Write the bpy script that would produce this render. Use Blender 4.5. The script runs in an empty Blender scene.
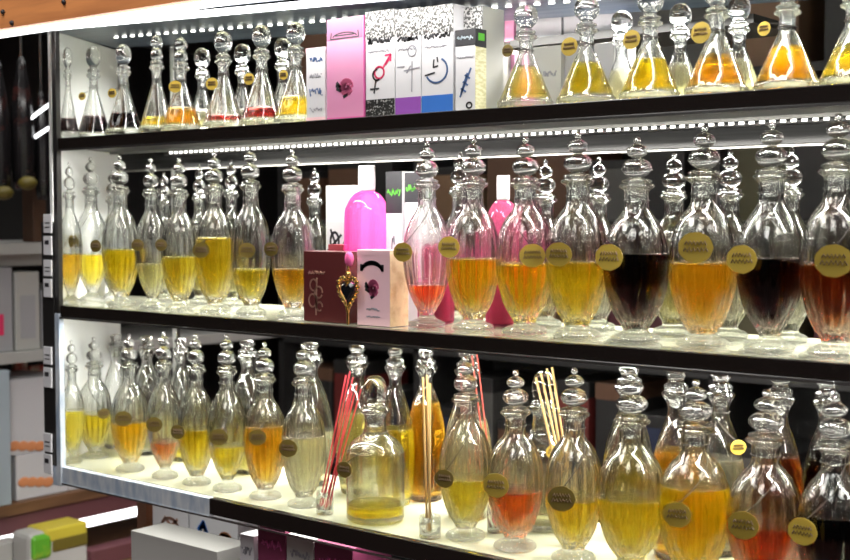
import bpy, bmesh, math, random
from mathutils import Vector, Matrix
random.seed(7)
sc = bpy.context.scene
C = sc.collection
PI = math.pi

# ------------------------------------------------------------------ camera
F = 1250.0
CX, CY, CZ = 1.93, -1.325, 1.405
YAW = math.radians(129.3)
PIT = math.atan(61 / F)
fw = Vector((math.cos(YAW) * math.cos(PIT), math.sin(YAW) * math.cos(PIT), -math.sin(PIT)))
rt = Vector((math.sin(YAW), -math.cos(YAW), 0))
up = rt.cross(fw)
CAM = Vector((CX, CY, CZ))

def ray(u, v):
    return (fw + rt * ((u - 425) / F) + up * ((280 - v) / F))

def P(u, v, Y):                      # where the sight line through (u, v) meets the upright plane y = Y
    d = ray(u, v)
    return CAM + d * ((Y - CAM.y) / d.y)

def PX(u, v, X):
    d = ray(u, v)
    return CAM + d * ((X - CAM.x) / d.x)

cam = bpy.data.cameras.new('camera')
cam.sensor_width = 36.0
cam.lens = 36.0 * F / 850.0
cam.clip_start = 0.05
cam.dof.use_dof = True
cam.dof.focus_distance = 1.72
cam.dof.aperture_fstop = 6.3
co = bpy.data.objects.new('camera', cam)
C.objects.link(co)
M3 = Matrix((rt, up, -fw)).transposed()
co.matrix_world = Matrix.Translation(CAM) @ M3.to_4x4()
sc.camera = co

# ------------------------------------------------------------------ materials
def mat(name, col, rough=0.5, metal=0.0, emis=None, es=0.0, spec=0.5, noise=None, coat=0.0):
    m = bpy.data.materials.new(name); m.use_nodes = True
    nt = m.node_tree; b = nt.nodes['Principled BSDF']
    b.inputs['Base Color'].default_value = (*col, 1)
    b.inputs['Roughness'].default_value = rough
    b.inputs['Metallic'].default_value = metal
    b.inputs['Specular IOR Level'].default_value = spec
    b.inputs['Coat Weight'].default_value = coat
    if emis:
        b.inputs['Emission Color'].default_value = (*emis, 1)
        b.inputs['Emission Strength'].default_value = es
    if noise:
        sca, c2, lo, hi, stretch = noise
        tc = nt.nodes.new('ShaderNodeTexCoord'); mp = nt.nodes.new('ShaderNodeMapping')
        mp.inputs['Scale'].default_value = stretch
        n = nt.nodes.new('ShaderNodeTexNoise'); n.inputs['Scale'].default_value = sca
        n.inputs['Detail'].default_value = 4
        r = nt.nodes.new('ShaderNodeValToRGB')
        r.color_ramp.elements[0].position = lo; r.color_ramp.elements[0].color = (*col, 1)
        r.color_ramp.elements[1].position = hi; r.color_ramp.elements[1].color = (*c2, 1)
        nt.links.new(tc.outputs['Object'], mp.inputs[0]); nt.links.new(mp.outputs[0], n.inputs['Vector'])
        nt.links.new(n.outputs[0], r.inputs[0]); nt.links.new(r.outputs[0], b.inputs['Base Color'])
    return m

def glass(name, col=(1, 1, 1), ior=1.45, clear=0.25, rough=0.0, bump=0.0, milk=0.0, mcol=(1, 1, 1)):
    m = bpy.data.materials.new(name); m.use_nodes = True
    nt = m.node_tree; nt.nodes.clear()
    o = nt.nodes.new('ShaderNodeOutputMaterial'); g = nt.nodes.new('ShaderNodeBsdfGlass')
    g.inputs['Color'].default_value = (*col, 1); g.inputs['IOR'].default_value = ior
    g.inputs['Roughness'].default_value = rough
    t = nt.nodes.new('ShaderNodeBsdfTransparent'); t.inputs[0].default_value = (*col, 1)
    x = nt.nodes.new('ShaderNodeMixShader'); x.inputs[0].default_value = clear
    nt.links.new(g.outputs[0], x.inputs[1]); nt.links.new(t.outputs[0], x.inputs[2])
    if milk:
        tr = nt.nodes.new('ShaderNodeBsdfTranslucent'); tr.inputs[0].default_value = (*mcol, 1)
        df = nt.nodes.new('ShaderNodeBsdfDiffuse'); df.inputs[0].default_value = (*mcol, 1)
        y = nt.nodes.new('ShaderNodeMixShader'); y.inputs[0].default_value = 0.2
        z = nt.nodes.new('ShaderNodeMixShader'); z.inputs[0].default_value = milk
        nt.links.new(tr.outputs[0], y.inputs[1]); nt.links.new(df.outputs[0], y.inputs[2])
        nt.links.new(x.outputs[0], z.inputs[1]); nt.links.new(y.outputs[0], z.inputs[2]); nt.links.new(z.outputs[0], o.inputs[0])
    else:
        nt.links.new(x.outputs[0], o.inputs[0])
    if bump:
        tc = nt.nodes.new('ShaderNodeTexCoord')
        n = nt.nodes.new('ShaderNodeTexNoise'); n.inputs['Scale'].default_value = 45; n.inputs['Detail'].default_value = 3
        bp = nt.nodes.new('ShaderNodeBump'); bp.inputs['Strength'].default_value = bump; bp.inputs['Distance'].default_value = 0.004
        nt.links.new(tc.outputs['Object'], n.inputs['Vector']); nt.links.new(n.outputs[0], bp.inputs['Height'])
        nt.links.new(bp.outputs[0], g.inputs['Normal'])
    return m

GL = glass('clear_bottle_glass', (0.99, 0.995, 0.99), 1.58, 0.22, bump=0.14)
GLF = glass('foot_glass', (0.99, 0.995, 0.99), 1.5, 0.50, milk=0.03)
GLS = glass('stopper_glass', (0.99, 0.995, 0.99), 1.58, 0.18)
# share of red, green and blue light left after 60 mm of each perfume
LIQ = {
    'gold': (.98, .70, .008), 'olive': (.96, .69, .015), 'lemon': (.98, .78, .03), 'pale': (.97, .86, .24),
    'amber': (.95, .45, .008), 'orange': (.99, .52, .004), 'rust': (.93, .14, .008), 'red': (.45, .02, .01),
    'dark': (.016, .001, .001), 'black': (.012, .001, .001), 'yellow': (.99, .73, .004), 'brown': (.40, .06, .005), 'clear': (.94, .90, .60)}
def fluid(name, T, ior=0.865, clear=0.25, path=0.06):
    dk = T[0] < .2
    m = glass(name, (1, 1, 1), ior, clear, milk=0.0 if dk else (.03 if T[1] < .3 else .075), mcol=[t ** .45 for t in T])
    nt = m.node_tree; v = nt.nodes.new('ShaderNodeVolumeAbsorption')
    sg = [-math.log(t) / path for t in T]; d = max(sg)
    v.inputs['Color'].default_value = (*[1 - x / d for x in sg], 1); v.inputs['Density'].default_value = d
    nt.links.new(v.outputs[0], [n for n in nt.nodes if n.type == 'OUTPUT_MATERIAL'][0].inputs['Volume'])
    return m
LM = {k: fluid('perfume_' + k, v) for k, v in LIQ.items()}
LMF = {k: fluid('flask_' + k, v, path=0.035) for k, v in LIQ.items()}
PINKR = glass('plum_pink_glass', (0.95, 0.55, 0.68), 1.4, 0.35, milk=0.22, mcol=(.50, .13, .24))
PINKG = glass('pink_glass', (0.99, 0.42, 0.74), 1.4, 0.30, milk=0.25, mcol=(1, .25, .6))
M = dict(
    lip=mat('dark_shelf_lip', (0.012, 0.009, 0.008), 0.18, 0.0, coat=0.5),
    shelf=mat('milky_shelf_glass', (0.33, 0.34, 0.25), 0.05, spec=0.9, noise=(9, (0.25, 0.26, 0.19), 0.3, 0.75, (1, 1, 1))),
    under=mat('brushed_underside', (0.015, 0.015, 0.014), 0.35, 0.0, noise=(6, (0.05, 0.05, 0.045), 0.35, 0.7, (1, 14, 1))),
    steel=mat('brushed_steel', (0.62, 0.66, 0.70), 0.35, 0.2, noise=(22, (0.34, 0.42, 0.54), 0.35, 0.65, (3, 1, 1))),
    rail=mat('dark_rail', (0.006, 0.006, 0.006), 0.45, spec=0.15, noise=(5, (0.02, 0.02, 0.02), 0.4, 0.7, (1, 30, 30))),
    dsteel=mat('dull_steel', (0.16, 0.16, 0.15), 0.4, 0.6),
    silver=mat('silver_edge', (0.75, 0.75, 0.75), 0.25, 1.0),
    blackm=mat('black_frame', (0.015, 0.014, 0.014), 0.35),
    endp=mat('pale_end_panel', (0.85, 0.87, 0.86), 0.25, noise=(5, (0.70, 0.73, 0.73), 0.4, 0.8, (1, 1, 1))),
    bluegrey=mat('bluegrey_canopy', (0.04, 0.06, 0.10), 0.30, 0.2, noise=(8, (0.12, 0.15, 0.20), 0.35, 0.7, (1, 8, 1))),
    led=mat('led_white', (1, 1, 1), 0.5, emis=(1.0, 0.98, 0.93), es=9),
    bead=mat('led_bead', (1, 1, 1), 0.5, emis=(1.0, 0.98, 0.90), es=4),
    tube=mat('tube_white', (1, 1, 1), 0.5, emis=(0.96, 0.98, 1.0), es=3.2),
    wood=mat('orange_wood', (0.74, 0.29, 0.10), 0.45, noise=(5, (0.52, 0.19, 0.07), 0.40, 0.75, (1, 12, 12))),
    bwood=mat('brown_wood', (0.20, 0.10, 0.05), 0.5, noise=(6, (0.12, 0.06, 0.03), 0.4, 0.7, (8, 1, 8))),
    tag=mat('gold_paper', (0.32, 0.23, 0.035), 0.42, 0.15), tagy=mat('yellow_paper', (0.50, 0.36, 0.05), 0.5),
    tagd=mat('dark_gold_paper', (0.13, 0.095, 0.02), 0.42, 0.2),
    ink=mat('brown_ink', (0.09, 0.05, 0.02), 0.6), cord=mat('dark_cord', (0.035, 0.03, 0.025), 0.7),
    white=mat('white_card', (0.62, 0.62, 0.65), 0.45), grey=mat('grey_card', (0.38, 0.38, 0.40), 0.5),
    offw=mat('offwhite_card', (0.46, 0.46, 0.44), 0.5),
    mauve=mat('mauve_card', (0.33, 0.13, 0.24), 0.4), pink=mat('pink_card', (0.62, 0.24, 0.42), 0.35, noise=(5, (0.58, 0.32, 0.46), 0.4, 0.7, (1, 1, 1))),
    pinkd=mat('deep_pink_card', (0.62, 0.12, 0.34), 0.35), redc=mat('dark_red_card', (0.22, 0.03, 0.04), 0.4), palep=mat('pale_pink_card', (0.80, 0.52, 0.58), 0.4),
    peach=mat('peach_card', (0.82, 0.60, 0.40), 0.4, noise=(60, (0.62, 0.38, 0.22), 0.45, 0.7, (1, 1, 1))),
    maroon=mat('maroon_card', (0.10, 0.022, 0.022), 0.3), brownp=mat('brown_print', (0.36, 0.20, 0.15), 0.4),
    bprint=mat('black_print', (0.02, 0.02, 0.025), 0.5), gprint=mat('grey_print', (0.30, 0.30, 0.34), 0.5),
    navy=mat('navy_print', (0.06, 0.12, 0.28), 0.5), redp=mat('red_print', (0.75, 0.04, 0.14), 0.5),
    greenp=mat('green_print', (0.10, 0.45, 0.04), 0.5), rose=mat('rose_print', (0.55, 0.10, 0.22), 0.5),
    violet=mat('violet_block', (0.25, 0.07, 0.38), 0.45), blue=mat('blue_block', (0.03, 0.14, 0.50), 0.45),
    glit=mat('silver_glitter', (0.04, 0.04, 0.04), 0.4, 0.1, noise=(260, (0.42, 0.42, 0.42), 0.48, 0.53, (1, 1, 1))),
    glitd=mat('dark_glitter', (0.015, 0.015, 0.015), 0.4, 0.1, noise=(240, (0.35, 0.35, 0.35), 0.55, 0.62, (1, 1, 1))),
    ygold=mat('pale_gold_card', (0.55, 0.52, 0.28), 0.4, noise=(90, (0.74, 0.72, 0.50), 0.4, 0.6, (1, 1, 3))),
    goldm=mat('polished_gold', (0.85, 0.58, 0.18), 0.22, 1.0), blackg=mat('black_gem', (0.008, 0.008, 0.01), 0.08),
    gempink=mat('pink_gem', (0.72, 0.12, 0.32), 0.1),
    rosy=mat('plum_liquid', (0.42, 0.09, 0.17), 0.25),
    hot=mat('magenta_plastic', (0.95, 0.12, 0.70), 0.25), cap=mat('white_cap', (0.5, 0.48, 0.50), 0.3),
    reedr=mat('red_reed', (0.42, 0.03, 0.04), 0.6), reedt=mat('tan_reed', (0.42, 0.27, 0.10), 0.6), reedo=mat('orange_reed', (0.40, 0.06, 0.04), 0.6),
    bluec=mat('lightblue_card', (0.42, 0.50, 0.56), 0.5), oprint=mat('orange_print', (0.70, 0.28, 0.12), 0.5),
    leafy=mat('green_wrap', (0.12, 0.42, 0.03), 0.4, noise=(9, (0.55, 0.50, 0.05), 0.45, 0.6, (1, 1, 1))),
    dyel=mat('dull_yellow', (0.14, 0.11, 0.014), 0.5), yel=mat('yellow_wrap', (0.60, 0.50, 0.05), 0.4), pack=mat('patterned_packet', (0.50, 0.10, 0.08), 0.5, noise=(38, (0.62, 0.55, 0.45), 0.42, 0.62, (1, 1, 1))),
    wrap=mat('dark_cellophane', (0.012, 0.011, 0.012), 0.15, noise=(14, (0.08, 0.02, 0.015), 0.55, 0.7, (1, 1, 1))),
    wall=mat('dark_wall', (0.035, 0.03, 0.03), 0.8), floor=mat('dark_floor', (0.16, 0.10, 0.10), 0.35),
    ceil=mat('dim_ceiling', (0.12, 0.12, 0.12), 0.8),
    hang=mat('black_cloth', (0.02, 0.02, 0.025), 0.6),
    plumc=mat('plum_card', (0.20, 0.035, 0.09), 0.45),
    plumb=mat('plum_brown', (0.16, 0.06, 0.07), 0.5),
    post=mat('reddish_post', (0.34, 0.15, 0.07), 0.5),
)
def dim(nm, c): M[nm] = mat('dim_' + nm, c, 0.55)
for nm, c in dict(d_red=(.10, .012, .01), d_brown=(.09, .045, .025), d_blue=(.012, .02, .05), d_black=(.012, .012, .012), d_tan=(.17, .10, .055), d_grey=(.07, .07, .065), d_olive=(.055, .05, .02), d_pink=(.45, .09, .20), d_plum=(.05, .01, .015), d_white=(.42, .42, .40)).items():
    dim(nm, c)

# ------------------------------------------------------------------ helpers
def link(name, bm, m, parent=None, smooth=False, loc=None):
    me = bpy.data.meshes.new(name)
    bm.normal_update(); bm.to_mesh(me); bm.free()
    if smooth:
        for p in me.polygons: p.use_smooth = True
    for mm in (m if isinstance(m, (list, tuple)) else [m]): me.materials.append(mm)
    o = bpy.data.objects.new(name, me); C.objects.link(o)
    if parent: o.parent = parent
    if loc is not None: o.location = loc
    return o

def tag(o, label, cat, group=None):
    o['label'] = label; o['category'] = cat
    if group: o['group'] = group
    return o

def empty(name, loc, rz=0.0):
    o = bpy.data.objects.new(name, None); o.empty_display_size = 0.05
    C.objects.link(o); o.location = loc; o.rotation_euler = (0, 0, rz)
    return o

def box(bm, x0, x1, y0, y1, z0, z1, bevel=0.0, mi=0):
    vs = [bm.verts.new(p) for p in ((x0, y0, z0), (x1, y0, z0), (x1, y1, z0), (x0, y1, z0), (x0, y0, z1), (x1, y0, z1), (x1, y1, z1), (x0, y1, z1))]
    fs = []
    for q in ((0, 3, 2, 1), (4, 5, 6, 7), (0, 1, 5, 4), (1, 2, 6, 5), (2, 3, 7, 6), (3, 0, 4, 7)):
        f = bm.faces.new([vs[i] for i in q]); f.material_index = mi; fs.append(f)
    if bevel:
        es = list({e for f in fs for e in f.edges})
        bmesh.ops.bevel(bm, geom=es, offset=bevel, segments=2, affect='EDGES', profile=0.5)
    return bm

def bx(x0, x1, y0, y1, z0, z1, bevel=0.0):
    return box(bmesh.new(), x0, x1, y0, y1, z0, z1, bevel)

def beam(bm, a, b, w, h):            # bar from a to b, w thick in y, h tall in z
    a = Vector(a); b = Vector(b)
    vs = []
    for p in (a, b):
        for dy, dz in ((-w / 2, 0), (w / 2, 0), (w / 2, h), (-w / 2, h)):
            vs.append(bm.verts.new(p + Vector((0, dy, dz))))
    for q in ((3, 2, 1, 0), (4, 5, 6, 7), (0, 1, 5, 4), (1, 2, 6, 5), (2, 3, 7, 6), (3, 0, 4, 7)):
        bm.faces.new([vs[i] for i in q])
    bmesh.ops.recalc_face_normals(bm, faces=bm.faces[:])
    return bm

def tube(bm, pts, r, n=6, r1=None):
    pts = [Vector(p) for p in pts]; rings = []
    for i, p in enumerate(pts):
        t = (pts[min(i + 1, len(pts) - 1)] - pts[max(i - 1, 0)]).normalized()
        a = t.cross(Vector((0, 0, 1)))
        if a.length < 1e-3: a = t.cross(Vector((1, 0, 0)))
        a.normalize(); b = t.cross(a)
        rr = r if r1 is None else r + (r1 - r) * i / (len(pts) - 1)
        rings.append([bm.verts.new(p + a * math.cos(2 * PI * k / n) * rr + b * math.sin(2 * PI * k / n) * rr) for k in range(n)])
    for i in range(len(rings) - 1):
        for k in range(n):
            bm.faces.new((rings[i][k], rings[i][(k + 1) % n], rings[i + 1][(k + 1) % n], rings[i + 1][k]))
    bm.faces.new(rings[0][::-1]); bm.faces.new(rings[-1])
    bmesh.ops.recalc_face_normals(bm, faces=bm.faces[:])
    return bm

def smooth_profile(pts, n=3):
    """Catmull-Rom through (r, z) points; a point given as (r, z, 1) stays a corner."""
    out = []
    P_ = [(p[0], p[1]) for p in pts]; cr = [len(p) > 2 for p in pts]
    for i in range(len(P_) - 1):
        p1, p2 = P_[i], P_[i + 1]
        p0 = p1 if (i == 0 or cr[i]) else P_[i - 1]
        p3 = p2 if (i + 2 >= len(P_) or cr[i + 1]) else P_[i + 2]
        m = 1 if (cr[i] and cr[i + 1]) else n
        for k in range(m):
            t = k / m
            q = [0.5 * ((2 * p1[j]) + (-p0[j] + p2[j]) * t + (2 * p0[j] - 5 * p1[j] + 4 * p2[j] - p3[j]) * t * t + (-p0[j] + 3 * p1[j] - 3 * p2[j] + p3[j]) * t ** 3) for j in (0, 1)]
            out.append((max(q[0], 0.0), min(max(q[1], min(p1[1], p2[1])), max(p1[1], p2[1]))))
    out.append(P_[-1])
    return out

def lathe(bm, prof, wr=1.0, s=0.001, seg=72, flute=None):
    """prof: (r, z) from the bottom axis round to the top axis, outward normals; flute(r, z) -> radial modulation amplitude and count"""
    rings = []
    for r, z in prof:
        if r < 1e-5:
            rings.append([bm.verts.new((0, 0, z * s))]); continue
        amp, cnt = flute(r, z) if flute else (0, 1)
        ring = []
        for k in range(seg):
            a = 2 * PI * k / seg
            rr = (r + amp * (abs(math.cos(a * cnt / 2)) - 0.6)) * wr * s if amp else r * wr * s
            ring.append(bm.verts.new((math.cos(a) * rr, math.sin(a) * rr, z * s)))
        rings.append(ring)
    for i in range(len(rings) - 1):
        A, B = rings[i], rings[i + 1]
        if len(A) == 1 and len(B) == 1: continue
        for k in range(seg):
            k2 = (k + 1) % seg
            if len(A) == 1: bm.faces.new((A[0], B[k2], B[k]))
            elif len(B) == 1: bm.faces.new((A[k], A[k2], B[0]))
            else: bm.faces.new((A[k], A[k2], B[k2], B[k]))
    return bm

def rad_at(prof, z):
    best = 0
    for (r0, z0), (r1, z1) in zip(prof, prof[1:]):
        if min(z0, z1) <= z <= max(z0, z1) and abs(z1 - z0) > 1e-6:
            best = max(best, r0 + (r1 - r0) * (z - z0) / (z1 - z0))
    return best

# ------------------------------------------------------------------ bottle kinds (millimetres)
def amphora():
    outer = smooth_profile([(0, 0), (28, 0, 1), (32, 1.5), (32.5, 6), (28, 10), (19.5, 13), (16.5, 16), (19, 22), (27, 35), (33.5, 51), (39.5, 75), (42, 100), (41, 124), (37, 144), (30, 160), (21, 171), (16.5, 179), (15.5, 186), (15.5, 198), (17, 203), (22.5, 207), (23, 210), (20, 212, 1)], 3)
    inner = smooth_profile([(12.5, 212, 1), (12.0, 205), (12.2, 186), (13.5, 178), (18.5, 169), (26.5, 158), (33.5, 143), (37.5, 124), (38.5, 101), (35.5, 78), (28.5, 56), (20, 42), (12, 33.5), (5, 30), (0, 29)], 3)
    stop = smooth_profile([(0, 186), (9, 187), (11.4, 200), (12, 211), (18, 213.5), (20, 216), (14, 218.5), (8, 220.5), (14, 223.5), (18.8, 229), (19.5, 234), (17.5, 239), (12, 243.5), (6.5, 245.5), (6.5, 247), (11.5, 250), (13.8, 255), (11.8, 260), (6.5, 263.5), (3, 264.8), (3, 266), (4.8, 269.5), (3.4, 273.5), (0, 275)], 3)
    def fo(r, z):
        if 0.5 < z < 12: return (1.4, 18)
        if 22 < z < 150: return ((3.4 if z < 105 else 3.4 - 1.8 * (z - 105) / 45) * math.sin(PI * (z - 22) / 128) ** .5, 18)
        if 182 < z < 200: return (1.2, 14)
        return (0, 1)
    def fs(r, z):
        if 225 < z < 243: return (0.7, 16)
        return (0, 1)
    return dict(outer=outer, inner=inner, stop=stop, fo=fo, fs=fs, neck=190, top=275, tagz=105)

def slim_ball():       # the slimmer bottle with a straight plug and two smooth balls
    k = amphora()
    k['outer'] = smooth_profile([(0, 0), (29, 0, 1), (32, 2), (31, 8), (24, 11), (15, 15), (13, 20), (17, 28), (27, 44), (34.5, 62), (40, 86), (42, 108), (40.5, 128), (35.5, 146), (27.5, 161), (19.5, 172), (16, 180), (15, 198), (17, 203), (22, 207), (22.5, 210), (20, 212, 1)], 3)
    k['inner'] = smooth_profile([(12.5, 212, 1), (12.0, 205), (12.0, 184), (13, 179), (17, 170), (24.5, 159), (32, 145), (37, 127), (38.5, 108), (36.5, 87), (30.5, 63), (21.5, 46), (11, 34), (4, 30), (0, 29)], 3)
    k['fo'] = lambda r, z: ((2.2, 14) if 24 < z < 120 else ((0.8, 12) if 182 < z < 200 else (0, 1)))
    return k

def flask():
    outer = smooth_profile([(0, 0), (36.5, 0, 1), (38.5, 1.5), (38.5, 9, 1), (36.5, 11, 1), (12.5, 70), (10, 78), (9.5, 92), (11, 96), (15.5, 99), (15.5, 102), (13, 104, 1)], 3)
    inner = smooth_profile([(7.5, 104, 1), (7, 94), (7.5, 79), (10, 70), (33.5, 13.5, 1), (31.5, 11), (0, 10)], 3)
    stop = smooth_profile([(0, 84), (6, 85), (7, 103), (12.5, 106), (13.5, 109), (8, 112), (9, 115), (14.5, 121), (16.5, 130), (14.5, 139), (8, 145), (0, 146.5)], 3)
    def fo(r, z):
        if 1 < z < 10: return (0.9, 28)
        return (0, 1)
    return dict(outer=outer, inner=inner, stop=stop, fo=fo, fs=lambda r, z: (0, 1), neck=82, top=146.5, tagz=70)

def flask2():          # cone flask with two small balls
    k = flask()
    k['stop'] = smooth_profile([(0, 84), (6, 85), (7, 103), (12.5, 106), (13.5, 109), (8, 112), (12, 116), (13, 121), (10, 128), (7, 130), (11, 134), (12.5, 140), (9, 147), (4, 149), (4, 151), (0, 153)], 3)
    k['top'] = 153
    return k

def decanter():        # big bottle with a flared neck and a low crown stopper
    outer = smooth_profile([(0, 0), (30, 0, 1), (33, 3), (37, 20), (41, 50), (42, 80), (39, 110), (32, 140), (22, 165), (15, 178), (13, 188), (15, 197), (22, 207), (22, 210), (19, 212, 1)], 3)
    inner = smooth_profile([(13, 212, 1), (11, 198), (10, 188), (12, 178), (19, 164), (29, 139), (36, 109), (39, 80), (38, 51), (34, 22), (28, 10), (0, 8)], 3)
    stop = smooth_profile([(0, 190), (7, 191), (10, 210), (17, 213), (19, 219), (14, 222), (12, 227), (16, 232), (13, 237), (0, 239)], 3)
    return dict(outer=outer, inner=inner, stop=stop, fo=lambda r, z: ((1.8, 10) if z > 203 else (0, 1)), fs=lambda r, z: ((1.5, 10) if 211 < z < 222 else (0, 1)), neck=186, top=239, tagz=90)

def jar():             # apothecary jar with a dome stopper
    outer = smooth_profile([(0, 0), (42, 0, 1), (46.5, 4), (47, 12), (47, 80), (45, 90), (38, 99), (27, 105), (20, 110), (18, 118), (18, 132), (24, 137), (24, 140), (21, 142, 1)], 3)
    inner = smooth_profile([(14.5, 142, 1), (14.5, 118), (17, 109), (25, 102), (36, 96), (42.5, 88), (44, 80), (44, 14), (41, 9), (0, 7)], 3)
    stop = smooth_profile([(0, 118), (12, 119), (14.5, 141), (20, 143), (20, 146), (16, 149), (18, 156), (19, 165), (15, 176), (8, 181), (0, 182)], 3)
    return dict(outer=outer, inner=inner, stop=stop, fo=lambda r, z: (0, 1), fs=lambda r, z: (0, 1), neck=112, top=182, tagz=70)

KINDS = dict(amphora=amphora(), slim=slim_ball(), flask=flask(), flask2=flask2(), decanter=decanter(), jar=jar())

def disc_tag(root, pos, nrm, rx, rz, m, cordpts):
    """paper tag facing nrm, with scribbled marks, on a thin cord"""
    bm = bmesh.new(); n = 26; th = 0.0007
    side = Vector((0, 0, 1)).cross(nrm).normalized()
    upv = nrm.cross(side).normalized()
    def ringv(off, k): 
        a = 2 * PI * k / n
        w = 1 + 0.02 * math.cos(a * 9)
        return pos + nrm * off + side * math.cos(a) * rx * w + upv * math.sin(a) * rz * w
    A = [bm.verts.new(ringv(0, k)) for k in range(n)]; B = [bm.verts.new(ringv(th, k)) for k in range(n)]
    bm.faces.new(A[::-1]); bm.faces.new(B)
    for k in range(n): bm.faces.new((A[k], A[(k + 1) % n], B[(k + 1) % n], B[k]))
    t = link('tag', bm, m, root)
    bm = bmesh.new()
    for row, (zz, wd) in enumerate(((0.30, 0.62), (-0.12, 0.70))):
        pts = []
        for i in range(13):
            f = i / 12 - 0.5
            pts.append(pos + nrm * (th + 0.0004) + side * (f * 2 * wd * rx) + upv * ((zz + 0.16 * (1 if i % 2 else -1) * (0.6 + 0.4 * random.random())) * rz))
        tube(bm, pts, 0.0009, 4)
    link('lettering', bm, M['ink'], t)
    bm = bmesh.new(); tube(bm, cordpts, 0.0006, 5)
    link('cord', bm, M['cord'], t)

def bottle(name, kind, u, Y, zshelf, vtop, liquid, vfill, label, group, wr=1.0, tagspec=None, stopper=True, hs=None):
    """stands on the shelf at depth Y behind its front edge; u, vtop and vfill are read off the photo for its place, height and fill"""
    K = KINDS[kind]
    p = P(u, 280, Y)
    base = Vector((p.x, Y, zshelf))
    if hs is None:
        hs = (P(u, vtop, Y).z - zshelf) / (K['top'] * 0.001)
        hs = min(max(hs, 0.6), 1.25)
    s = 0.001 * hs; wr = wr / hs * (.955 if kind in ('amphora', 'slim') else 1)
    root = empty(name, base + Vector((0, 0, 0.0006)))
    tag(root, label, 'flask' if 'flask' in kind else ('jar' if kind == 'jar' else 'perfume bottle'), group)
    zf = None
    if liquid:
        zf = (P(u, vfill, Y).z - zshelf) / s
        zb = min(z for r, z in K['inner'])
        zf = max(zb + 6, min(zf, K['neck'] - 6)); rf = rad_at(K['inner'], zf)
    bm = bmesh.new()
    lathe_split(bm, K, wr, s, zf)
    for f in bm.faces:
        if kind in ('amphora', 'slim') and f.calc_center_median().z < 12.5 * s: f.material_index = 1
    link('body', bm, [GL, GLF], root, True)
    if liquid:
        lp = [(r, z) for r, z in K['inner'][::-1] if z < zf - 1]
        lp += [(rf, zf), (rf - 0.8, zf - 0.4), (rf * 0.5, zf - 0.45), (0, zf - 0.45)]
        bm = bmesh.new()
        lathe_in(bm, lp, wr, s, kind, zf)
        link('liquid', bm, (LMF if 'flask' in kind else LM)[liquid], root, True)
    if stopper:
        bm = bmesh.new(); lathe(bm, K['stop'], wr, s, 72, K['fs'])
        link('stopper', bm, GLS, root, True)
    if tagspec:
        du, tv, tr, tm = tagspec          # offset across the bottle in photo px, height, radius in mm, paper
        tz = P(u, tv, Y).z - zshelf
        tc_ = (CAM - base); tc_.z = 0; dist = tc_.length; tc_.normalize()
        sd = Vector((0, 0, 1)).cross(tc_)       # to the camera's right
        zz = tz / s
        R = rad_at(K['outer'], zz) * wr * s + 0.003
        off = du * dist / F
        R2 = max(R, abs(off) * 1.02 + 0.001)
        al = math.asin(max(-0.95, min(0.95, off / R2)))
        nr = (tc_ * math.cos(al) + sd * math.sin(al))
        face = (tc_ * math.cos(al * 0.55) + sd * math.sin(al * 0.55))
        pos = nr * (R2 + 0.0035 + tr * 0.00022) + Vector((0, 0, tz))
        # cord from the neck down over the shoulder to the tag
        cps = []
        zn = K['neck'] * s
        top_al = al + (1.5 if off <= 0 else -1.5)
        NP = 16
        for i in range(NP + 1):
            f = i / NP
            z = zn + (tz + tr * 0.0007 - zn) * f
            a = top_al + (al - top_al) * f ** 0.8
            rr = max(rad_at(K['outer'], zz2) for zz2 in (z / s - 3, z / s, z / s + 3)) * wr * s + 0.0016
            rr = rr * (1 - f ** 4) + (R2 + 0.004) * f ** 4 if f > 0.5 else rr
            cps.append((tc_ * math.cos(a) + sd * math.sin(a)) * rr + Vector((0, 0, z)))
        ring = []
        rn = rad_at(K['outer'], K['neck']) * wr * s + 0.0016
        for i in range(14, -1, -1):
            a = top_al + 2 * PI * i / 14 * 0.98
            ring.append((tc_ * math.cos(a) + sd * math.sin(a)) * rn + Vector((0, 0, zn)))
        disc_tag(root, pos, face, tr * 0.001, tr * 0.001 * 0.9, M[tm], ring[:-1] + cps)
    return root

def lathe_in(bm, prof, wr, s, kind, zf):
    """perfume, moulded by the optic ribs inside the wall"""
    amp = {'amphora': 2.6, 'slim': 2.0}.get(kind, 0.0); cnt = 18 if kind == 'amphora' else 14
    fl = (lambda r, z: (amp * min(1, r / 15) * max(0.0, min(1, (zf - 2 - z) / 14)), cnt) if (amp and 30 < z < 150 and r > 8) else (0, 1))
    return lathe(bm, prof, wr, s, 108, fl)

def lathe_split(bm, K, wr, s, zf=None):
    """outer wall, lip and the inner wall down to the perfume, whose own surface closes the glass below; fluted outside"""
    seg = 108; rings = []
    inner = K['inner']
    if zf is not None: inner = [p for p in inner if p[1] > zf + .5] + [(rad_at(inner, zf), zf)]
    for part, fl in ((K['outer'], K['fo']), (inner, None)):
        for r, z in part:
            if r < 1e-5: rings.append([bm.verts.new((0, 0, z * s))]); continue
            amp, cnt = fl(r, z) if fl else (0, 1)
            rings.append([bm.verts.new((math.cos(2 * PI * k / seg) * (r + (amp * (abs(math.cos(PI * k / seg * cnt)) - 0.6) if amp else 0)) * wr * s,
                                        math.sin(2 * PI * k / seg) * (r + (amp * (abs(math.cos(PI * k / seg * cnt)) - 0.6) if amp else 0)) * wr * s, z * s)) for k in range(seg)])
    for A, B in zip(rings, rings[1:]):
        if len(A) == 1 and len(B) == 1: continue
        for k in range(seg):
            k2 = (k + 1) % seg
            if len(A) == 1: bm.faces.new((A[0], B[k2], B[k]))
            elif len(B) == 1: bm.faces.new((A[k], A[k2], B[0]))
            else: bm.faces.new((A[k], A[k2], B[k2], B[k]))

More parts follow.
